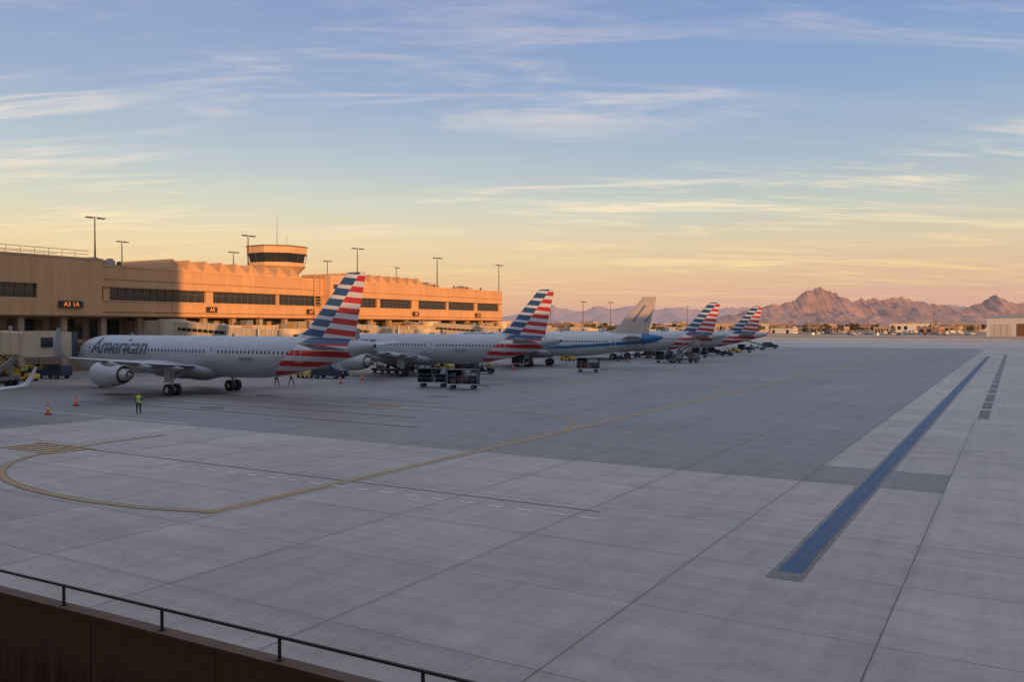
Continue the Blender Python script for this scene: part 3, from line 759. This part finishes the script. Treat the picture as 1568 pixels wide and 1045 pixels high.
def belt_loader(x,y,rz=0,body=None):
    body=body or M_yelv; mb=MB()
    mb.b(-2.4,2.2,-.85,.85,.35,.75,body); mb.b(1.2,2.2,-.85,-.1,.753,1.15,body); mb.b(-.1,.4,-.7,-.2,.753,1.0,M_black); mb.b(-.2,-.1,-.7,-.2,1.0,1.4,M_black)
    for wx in (-1.6,1.5):
        for wy in (-.75,.75): wheel(mb,wx,wy,.34,.22)
    mb.beam((-3.4,.35,.9),(3.2,.35,2.6),.85,.2,body); mb.beam((-3.4,.35,1.02),(3.2,.35,2.72),.65,.06,M_black)
    for s in (-.12,.82): mb.beam((-3.2,s,1.35),(3.1,s,3.0),.04,.04,M_dsteel); 
    for k in range(6):
        f=k/5; 
        for s in (-.12,.82): mb.beam((-3.2+6.3*f,s,.95+1.65*f),(-3.2+6.3*f,s,1.35+1.65*f),.04,.04,M_dsteel)
    mb.beam((1.4,.35,.7),(1.6,.35,2.1),.1,.1,M_strut); mb.beam((-1.4,.35,.7),(-1.4,.35,1.3),.1,.1,M_strut)
    return mb.obj('belt_loader',None,(x,y,.03),rz)
def cone(x,y,h=.9):
    mb=MB(); mb.b(-.22,.22,-.22,.22,0,.05,M_black); 
    mb.cyl((0,0,.05),(0,0,h*.45),.17,.11,M_orange,14,False); mb.cyl((0,0,h*.45),(0,0,h*.65),.11,.08,M_refl,14,False); mb.cyl((0,0,h*.65),(0,0,h),.08,.03,M_orange,14)
    mb.obj('traffic_cone',None,(x,y,.03))
def stairs_truck(x,y,rz=0):
    mb=MB(); mb.b(-3,3,-1,1,.55,.8,M_dsteel)
    prof=[(1.6,.5),(1.6,1.9),(2.5,1.9),(3.0,1.2),(3.1,.5)]; mb.loft([[(a,s*.95,b_) for a,b_ in prof] for s in (-1,1)],M_grey,smooth=False)
    mb.poly([(2.54,-.8,1.86),(2.54,.8,1.86),(2.98,.85,1.25),(2.98,-.85,1.25)],M_glass)
    for wx in (-2,2.2):
        for wy in (-.85,.85): wheel(mb,wx,wy,.4,.25)
    for s in (-.75,.75): mb.beam((-3.6,s,.4),(2.0,s,3.4),.12,.35,M_grey); mb.beam((-3.6,s,1.5),(2.0,s,4.5),.05,.05,M_steel); mb.b(2.0,3.2,s-.04,s+.04,3.4,4.5,M_steel)
    for i in range(15):
        f=i/14; mb.b(-3.6+5.6*f-.15,-3.6+5.6*f+.15,-.7,.7,.45+3*f,.5+3*f,M_steel)
    mb.b(1.9,3.2,-.8,.8,3.3,3.4,M_steel); mb.beam((-1,0,.8),(1.2,0,2.8),.2,.2,M_dsteel); mb.b(1.9,3.2,-.9,.9,5.2,5.3,M_grey)
    for s in(-.8,.8): mb.beam((2,s,4.5),(2,s,5.2),.06,.06,M_steel); mb.beam((3.1,s,4.5),(3.1,s,5.2),.06,.06,M_steel)
    mb.obj('boarding_stairs_truck',None,(x,y,.03),rz)
def gp(u,v):
    Yd=9230/(v-500); X=(u-784)/1300*Yd; return (.86*X-.511*Yd,.511*X+.86*Yd)
baggage_cart(*gp(664,593.5),R(22),False); baggage_cart(*gp(710,596.5),R(22)); 
baggage_cart(*gp(901,570.5),R(30))
for (u,v,f) in [(1018,556,'cart'),(1113,545,'tug'),(1141,540,'cart'),(505,580,'van'),(467,579,'tugy'),(742,573,'tug'),(715,571,'cart'),(590,572,'belt'),(82,580,'vann'),(20,575,'belt'),(60,571,'tugy'),(8,588,'tug'),(1072,548,'cart'),(985,548,'belt'),(870,553,'tugy'),
   (1030,553,'tug'),(1000,549,'cart'),(1090,543,'van'),(1160,536,'belt'),(1125,541,'tugy'),(955,553,'tug'),(680,568,'tugy'),(655,566,'cart'),(800,562,'cart'),(1180,534,'van'),(40,584,'tugy'),(1060,546,'tug'),(630,569,'tug')]:
    x_,y_=gp(u,v)
    if f=='cart': baggage_cart(x_,y_,R(random.uniform(-15,35)),load=random.random()<.6)
    elif f=='tug': tug(x_,y_,R(random.uniform(-30,30)),M_navy)
    elif f=='tugy': tug(x_,y_,R(random.uniform(-30,30)),M_yelv)
    elif f=='van': van(x_,y_,R(10),M_navy)
    elif f=='vann': van(x_,y_,R(190),M_navy)
    elif f=='belt': belt_loader(x_,y_,R(170),M_yelv if u<100 else M_grey)
stairs_truck(*gp(1049,556),R(60))
for u,v in ((73,636),(116,622),(522,588),(555,583),(786,566),(963,556)): cone(*gp(u,v))
# ------------------------------------------------------------ PEOPLE
M_skin=mat('skin',(.38,.22,.15),.6); M_hair=mat('hair',(.03,.02,.015),.7); M_vest=mat('hi_vis_vest',(.50,.75,.04),.6,emis=None)
M_pants=mat('dark_trousers',(.03,.03,.045),.8); M_boot=mat('boots',(.02,.02,.02),.6); M_sleeve=mat('dark_sleeve',(.05,.06,.09),.8)
def person(x,y,rz,pose='stand'):
    J={}; E=[]
    def j(n,p,r,par=None): J[n]=(Vector(p),r); 
    def chain(*a): E.extend(zip(a,a[1:]))
    fs=.0 if pose=='stand' else .28
    j('pel',(0,0,.95),.155);j('waist',(0,0,1.08),.14);j('chest',(.01,0,1.30),.165);j('ubk',(0,0,1.42),.13);j('neck',(0.01,0,1.50),.06);j('hb',(.03,0,1.58),.085);j('hm',(.035,0,1.66),.10);j('ht',(.02,0,1.735),.075)
    chain('pel','waist','chest','ubk','neck','hb','hm','ht')
    for s,nm in ((1,'l'),(-1,'r')):
        st=fs*s
        j('hip'+nm,(0,s*.1,.9),.105);j('kn'+nm,(st*.5+.03,s*.12,.5),.068);j('an'+nm,(st-.02,s*.13,.1),.048);j('to'+nm,(st+.15,s*.15,.05),.045)
        chain('pel','hip'+nm,'kn'+nm,'an'+nm,'to'+nm)
        j('sh'+nm,(0,s*.18,1.41),.07);
        if s==1 and pose=='stand':
            j('el'+nm,(.12,s*.30,1.16),.048); j('wr'+nm,(.26,s*.14,1.22),.033); hd=Vector((.09,-.06,.06))
        else:
            j('el'+nm,(-.04-st*.3,s*.26,1.13),.048); j('wr'+nm,(.06-st*.4,s*.27,.88),.033); hd=Vector((.03,0,-.09))
        chain('ubk','sh'+nm,'el'+nm,'wr'+nm)
        w_=J['wr'+nm][0]; pm=w_+hd*.9; j('pm'+nm,pm,.034); chain('wr'+nm,'pm'+nm)
        for k,(o,l) in enumerate(((-.03,.8),(-.01,.95),(.01,.9),(.03,.7))):
            sdv=Vector((1,0,0)) if abs(hd.z)>.07 else Vector((0,0,1))
            a=pm+hd*.35+sdv*o; b_=a+hd*l*.45; c=b_+hd*l*.35+Vector((.01,-.008*s,0))
            j(f'f{k}a'+nm,a,.010); j(f'f{k}b'+nm,b_,.009); j(f'f{k}c'+nm,c,.008); chain('pm'+nm,f'f{k}a'+nm,f'f{k}b'+nm,f'f{k}c'+nm)
        a=w_+hd*.5+Vector((.035,0,.005)); b_=a+hd*.4+Vector((.02,0,0)); j('ta'+nm,a,.011); j('tb'+nm,b_,.009); chain('wr'+nm,'ta'+nm,'tb'+nm)
    names=list(J); me=bpy.data.meshes.new('person'); me.from_pydata([J[n][0] for n in names],[(names.index(a),names.index(b_)) for a,b_ in E],[])
    o=bpy.data.objects.new('tmp',me); COL.objects.link(o); md=o.modifiers.new('s','SKIN')
    for i,n in enumerate(names):
        r=J[n][1]; sv=me.skin_vertices[0].data[i]
        sv.radius=(r,r)
        sv.use_root=(n=='pel')
        if n in('pel','waist','chest','ubk'): sv.radius=(r*1.15,r*.72)
    md.use_smooth_shade=True; ss=o.modifiers.new('ss','SUBSURF'); ss.levels=1; ss.render_levels=1
    dg=bpy.context.evaluated_depsgraph_get(); m2=bpy.data.meshes.new_from_object(o.evaluated_get(dg)); bpy.data.objects.remove(o)
    mats=[M_skin,M_hair,M_vest,M_pants,M_boot,M_sleeve,M_refl]
    m2.materials.clear()
    for q in mats: m2.materials.append(q)
    def near(p):
        best=None;bd=9
        for a,b_ in E:
            A=J[a][0];B=J[b_][0];d=B-A;tt=max(0,min(1,(p-A).dot(d)/max(d.length_squared,1e-9)));dd=(A+d*tt-p).length-min(J[a][1],J[b_][1])
            if dd<bd: bd=dd;best=(a,b_)
        return best
    for f in m2.polygons:
        c=f.center; a,b_=near(c)
        if b_ in('hb','hm','ht'): k=1 if (c.z>1.69 or (c.x<.0 and c.z>1.58)) else 0
        elif b_=='neck': k=0
        elif b_[:2] in('hi','kn'): k=3
        elif b_[:2]=='an': k=3 if c.z>.16 else 4
        elif b_[:2]=='to': k=4
        elif b_[:2] in('el','wr'): k=5
        elif b_[:2]=='pm' or b_[0]=='f' or b_[:2] in('ta','tb'): k=0
        else: k=2 if c.z>.93 else 3
        if k==2 and (1.10<c.z<1.15): k=6
        f.material_index=k; f.use_smooth=True
    e=empty('ramp_worker',(x,y,.03),rz); mkobj('body',m2,e)
    fc=MB()
    for s in(-1,1): fc.cyl((.125,s*.033,1.665),(.137,s*.033,1.665),.012,.01,M_hair,8); fc.cyl((.02,s*.093,1.655),(.035,s*.11,1.66),.03,.022,M_skin,8)
    fc.cyl((.12,0,1.66),(.15,0,1.625),.010,.018,M_skin,8); fc.b(.122,.134,-.028,.028,1.588,1.598,M_red)
    fc.obj('face',e)
    return e
px,py=gp(212,635.5); person(px,py,R(-35))
px,py=gp(424,592); person(px,py,R(170),'walk'); px,py=gp(446,590); person(px,py,R(20),'walk')
px,py=gp(750,573); person(px,py,R(60)); px,py=gp(40,580); person(px,py,R(60),'walk')

# ------------------------------------------------------------ FAR FIELD
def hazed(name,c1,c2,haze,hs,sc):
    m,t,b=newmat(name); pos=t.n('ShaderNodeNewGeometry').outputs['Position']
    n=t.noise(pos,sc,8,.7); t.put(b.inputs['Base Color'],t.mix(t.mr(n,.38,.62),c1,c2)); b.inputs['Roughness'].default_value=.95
    t.put(b.inputs['Emission Color'],haze); b.inputs['Emission Strength'].default_value=hs  # glow on the rock stands in for aerial haze
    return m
M_mt=hazed('hazed_desert_mountain_rock',(.33,.20,.15),(.17,.11,.09),(.34,.23,.27),.22,.006)
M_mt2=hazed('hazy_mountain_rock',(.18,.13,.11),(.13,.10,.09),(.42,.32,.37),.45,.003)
def ridge(name,prof,D,front,mt,jag,seed,nx=640,nd=64):
    k=D/1300.; us=np.array([p[0] for p in prof]); hs=np.array([(500-p[1])*k for p in prof])
    u0,u1=us[0],us[-1]; vs=[];fs=[]
    for i in range(nx+1):
        u=u0+(u1-u0)*i/nx; X=(u-784)*k; H=float(np.interp(u,us,hs))
        jg=noise.fractal(Vector((u/14.,seed,0)),.9,2.1,6)
        H=H*(1+.10*jag*jg)+6*jag*jg
        for j in range(nd+1):
            q=j/nd*2-1; Yd=D+q*front
            r=noise.ridged_multi_fractal(Vector((X/520+seed,Yd/700,seed)),.9,2.2,6,1.0,2.0)
            r2=noise.fractal(Vector((X/170,Yd/200,seed)),.9,2.1,6)
            r=min(r,2.2)/2.2
            aq=abs(q)
            sh=max(0,1-aq)**(1.15+.9*(1-r))
            h=H*sh*(1-(.75*(1-r))*min(1,aq*3.2))+H*.10*r2*min(1,sh*3)*(1 if aq>.02 else .3)
            h=max(h,-2) if 0<j<nd else -2
            vs.append((.86*X-.511*Yd,.511*X+.86*Yd,h+7))
    for i in range(nx):
        for j in range(nd):
            a=i*(nd+1)+j; fs.append((a,a+nd+1,a+nd+2,a+1))
    mb=MB(); mb.add(vs,fs,mt,False); o=mb.obj(name,recalc=False); 
    return o
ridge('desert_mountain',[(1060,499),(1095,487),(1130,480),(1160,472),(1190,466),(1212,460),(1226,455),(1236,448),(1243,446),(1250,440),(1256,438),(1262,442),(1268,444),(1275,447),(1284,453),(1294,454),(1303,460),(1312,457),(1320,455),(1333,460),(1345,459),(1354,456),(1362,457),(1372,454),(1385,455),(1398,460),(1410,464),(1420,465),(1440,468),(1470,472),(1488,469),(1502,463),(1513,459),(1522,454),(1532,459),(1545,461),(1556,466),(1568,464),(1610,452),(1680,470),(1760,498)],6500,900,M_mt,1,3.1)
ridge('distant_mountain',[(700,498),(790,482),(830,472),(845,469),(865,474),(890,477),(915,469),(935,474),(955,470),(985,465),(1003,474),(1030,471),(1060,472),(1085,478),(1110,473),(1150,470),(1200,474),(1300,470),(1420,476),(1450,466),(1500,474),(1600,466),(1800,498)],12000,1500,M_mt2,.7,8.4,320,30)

M_leaf=mat('desert_tree_foliage',(.085,.08,.045),.9,0,.4,.2); M_leaf2=mat('desert_tree_foliage_light',(.14,.12,.06),.9,0,.4,.2); M_trunk=mat('trunk',(.10,.07,.05),.9)
random.seed(11)
mb=MB()
def treeat(x,y,h):
    mb.cyl((x,y,0),(x,y,h*.55),.25,.12,M_trunk,5)
    for k in range(20):
        a=random.uniform(0,6.28); rr=h*.45*math.sqrt(random.random()); zc=h*(.3+.65*random.random()); sc=h*random.uniform(.10,.18)
        c=Vector((x+math.cos(a)*rr,y+math.sin(a)*rr,zc)); mt=random.choice((M_leaf,M_leaf,M_leaf2))
        for q in range(3):
            n=Vector([random.gauss(0,1) for _ in range(3)]).normalized(); t1=n.orthogonal().normalized(); t2=n.cross(t1)
            mb.poly([c+t1*sc,c+t2*sc*.9,c-t1*sc*1.1,c-t2*sc],mt)
for k in range(330):
    Yd=random.uniform(900,2300); u=random.uniform(760,1640); X=(u-784)/1300*Yd
    treeat(.86*X-.511*Yd,.511*X+.86*Yd,random.uniform(4,9)*(1+Yd/4500))
mb.obj('distant_trees',recalc=False)
Mb=[mat('distant_wall_%d'%i,c,.85) for i,c in enumerate([(.36,.27,.2),(.45,.40,.36),(.22,.16,.12),(.52,.5,.48),(.34,.2,.13)])]
def warehouse(name,u,vbase,wd,dp,h,mt):
    Yd=9230/(vbase-500); X=(u-784)/1300*Yd; x_,y_=.86*X-.511*Yd,.511*X+.86*Yd
    e=empty(name,(x_,y_,0),R(random.uniform(-14,14))); q=MB(); q.b(0,wd,0,dp,0,h,mt); q.b(-.3,wd+.3,-.3,dp+.3,h+.01,h+.6,M_roof)
    if random.random()<.5: q.b(wd*.3,wd*.5,dp*.3,dp*.6,h+.6,h+2,M_concw)
    q.obj('walls',e)
    g=MB(); a=2
    stp=random.choice((3.2,4.5,7)); 
    while a<wd-4: 
        if random.random()<.7: g.b(a,a+stp*.55,-.12,.01,h*.3 if h>7 else .2,h*.72,M_glass)
        a+=stp
    a=2
    while a<dp-3: g.b(wd-.01,wd+.12,a,a+2.2,h*.35,h*.65,M_glass); a+=6
    if g.v: g.obj('windows',e)
random.seed(5)
for k in range(95):
    u=random.uniform(795,1505); vb=random.choice((504.5,505,505.5,506,507,508,509)); warehouse('distant_building',u,vb,random.uniform(12,60),random.uniform(12,30),random.uniform(4,11)*(1.5 if vb<506 else 1),random.choice(Mb))
for (u,vb,wd,h) in [(780,513,26,8),(1180,511,22,5),(1120,512,14,7),(1405,511,20,6),(1445,511,14,7)]: warehouse('distant_building',u,vb,wd,18,h,random.choice(Mb))
hx,hy=gp(1511,515); e=empty('aircraft_hangar',(hx,hy,0),R(-8)); q=MB(); q.b(0,80,0,45,0,13,Mb[3])
q.add([(-.5,-.5,13.01),(80.5,-.5,13.01),(80.5,45.5,13.01),(-.5,45.5,13.01),(-.5,22.5,15),(80.5,22.5,15)],[(0,1,5,4),(3,4,5,2),(0,4,3),(1,2,5),(0,3,2,1)],M_roof); q.obj('walls',e)
q=MB(); q.b(19,40,-.15,.0,.1,9,M_facd); q.b(3,16,-.12,0,.1,8.5,Mb[1]); q.b(44,70,-.15,0,.1,9,M_facd); 
for k in range(3): q.b(5+k*4,5.2+k*4,-.18,-.12,.1,8.5,M_grey)
q.obj('doors',e)
random.seed(21)
def truck(x,y,rz,mt):
    q=MB(); q.b(-4,1.6,-1.2,1.2,.9,3.6,mt); prof=[(1.75,.5),(1.75,2.7),(2.6,2.7),(3.3,1.7),(3.5,.5)]
    q.loft([[(a,s*1.15,b_) for a,b_ in prof] for s in (-1,1)],M_whitev,smooth=False); q.poly([(2.68,-1,2.62),(2.68,1,2.62),(3.27,1,1.78),(3.27,-1,1.78)],M_glass)
    q.b(-4,3,-.9,.9,.55,.88,M_dsteel)
    for wx in (-2.8,2.3):
        for wy in(-1,1): wheel(q,wx,wy,.48,.25)
    q.obj('parked_truck',None,(x,y,.02),rz)
for k in range(34):
    u=1245+k*7.4+random.uniform(-2,2); x_,y_=gp(u,513+random.uniform(-1.5,1.5)); 
    if random.random()<.45: truck(x_,y_,R(random.uniform(60,110)),random.choice((M_whitev,Mb[1],M_grey)))
    else: van(x_,y_,R(random.uniform(60,200)),random.choice((M_whitev,M_whitev,M_grey,M_navy)),'parked_van')
# ------------------------------------------------------------ CAMERA
cd=bpy.data.cameras.new('camera'); cam=bpy.data.objects.new('camera',cd); COL.objects.link(cam); scene.camera=cam
cd.sensor_width=36; cd.lens=36*1300/1568; cd.clip_start=.1; cd.clip_end=60000
cam.location=(0,0,7.1); cam.rotation_euler=(R(90-.99),0,R(30.7))
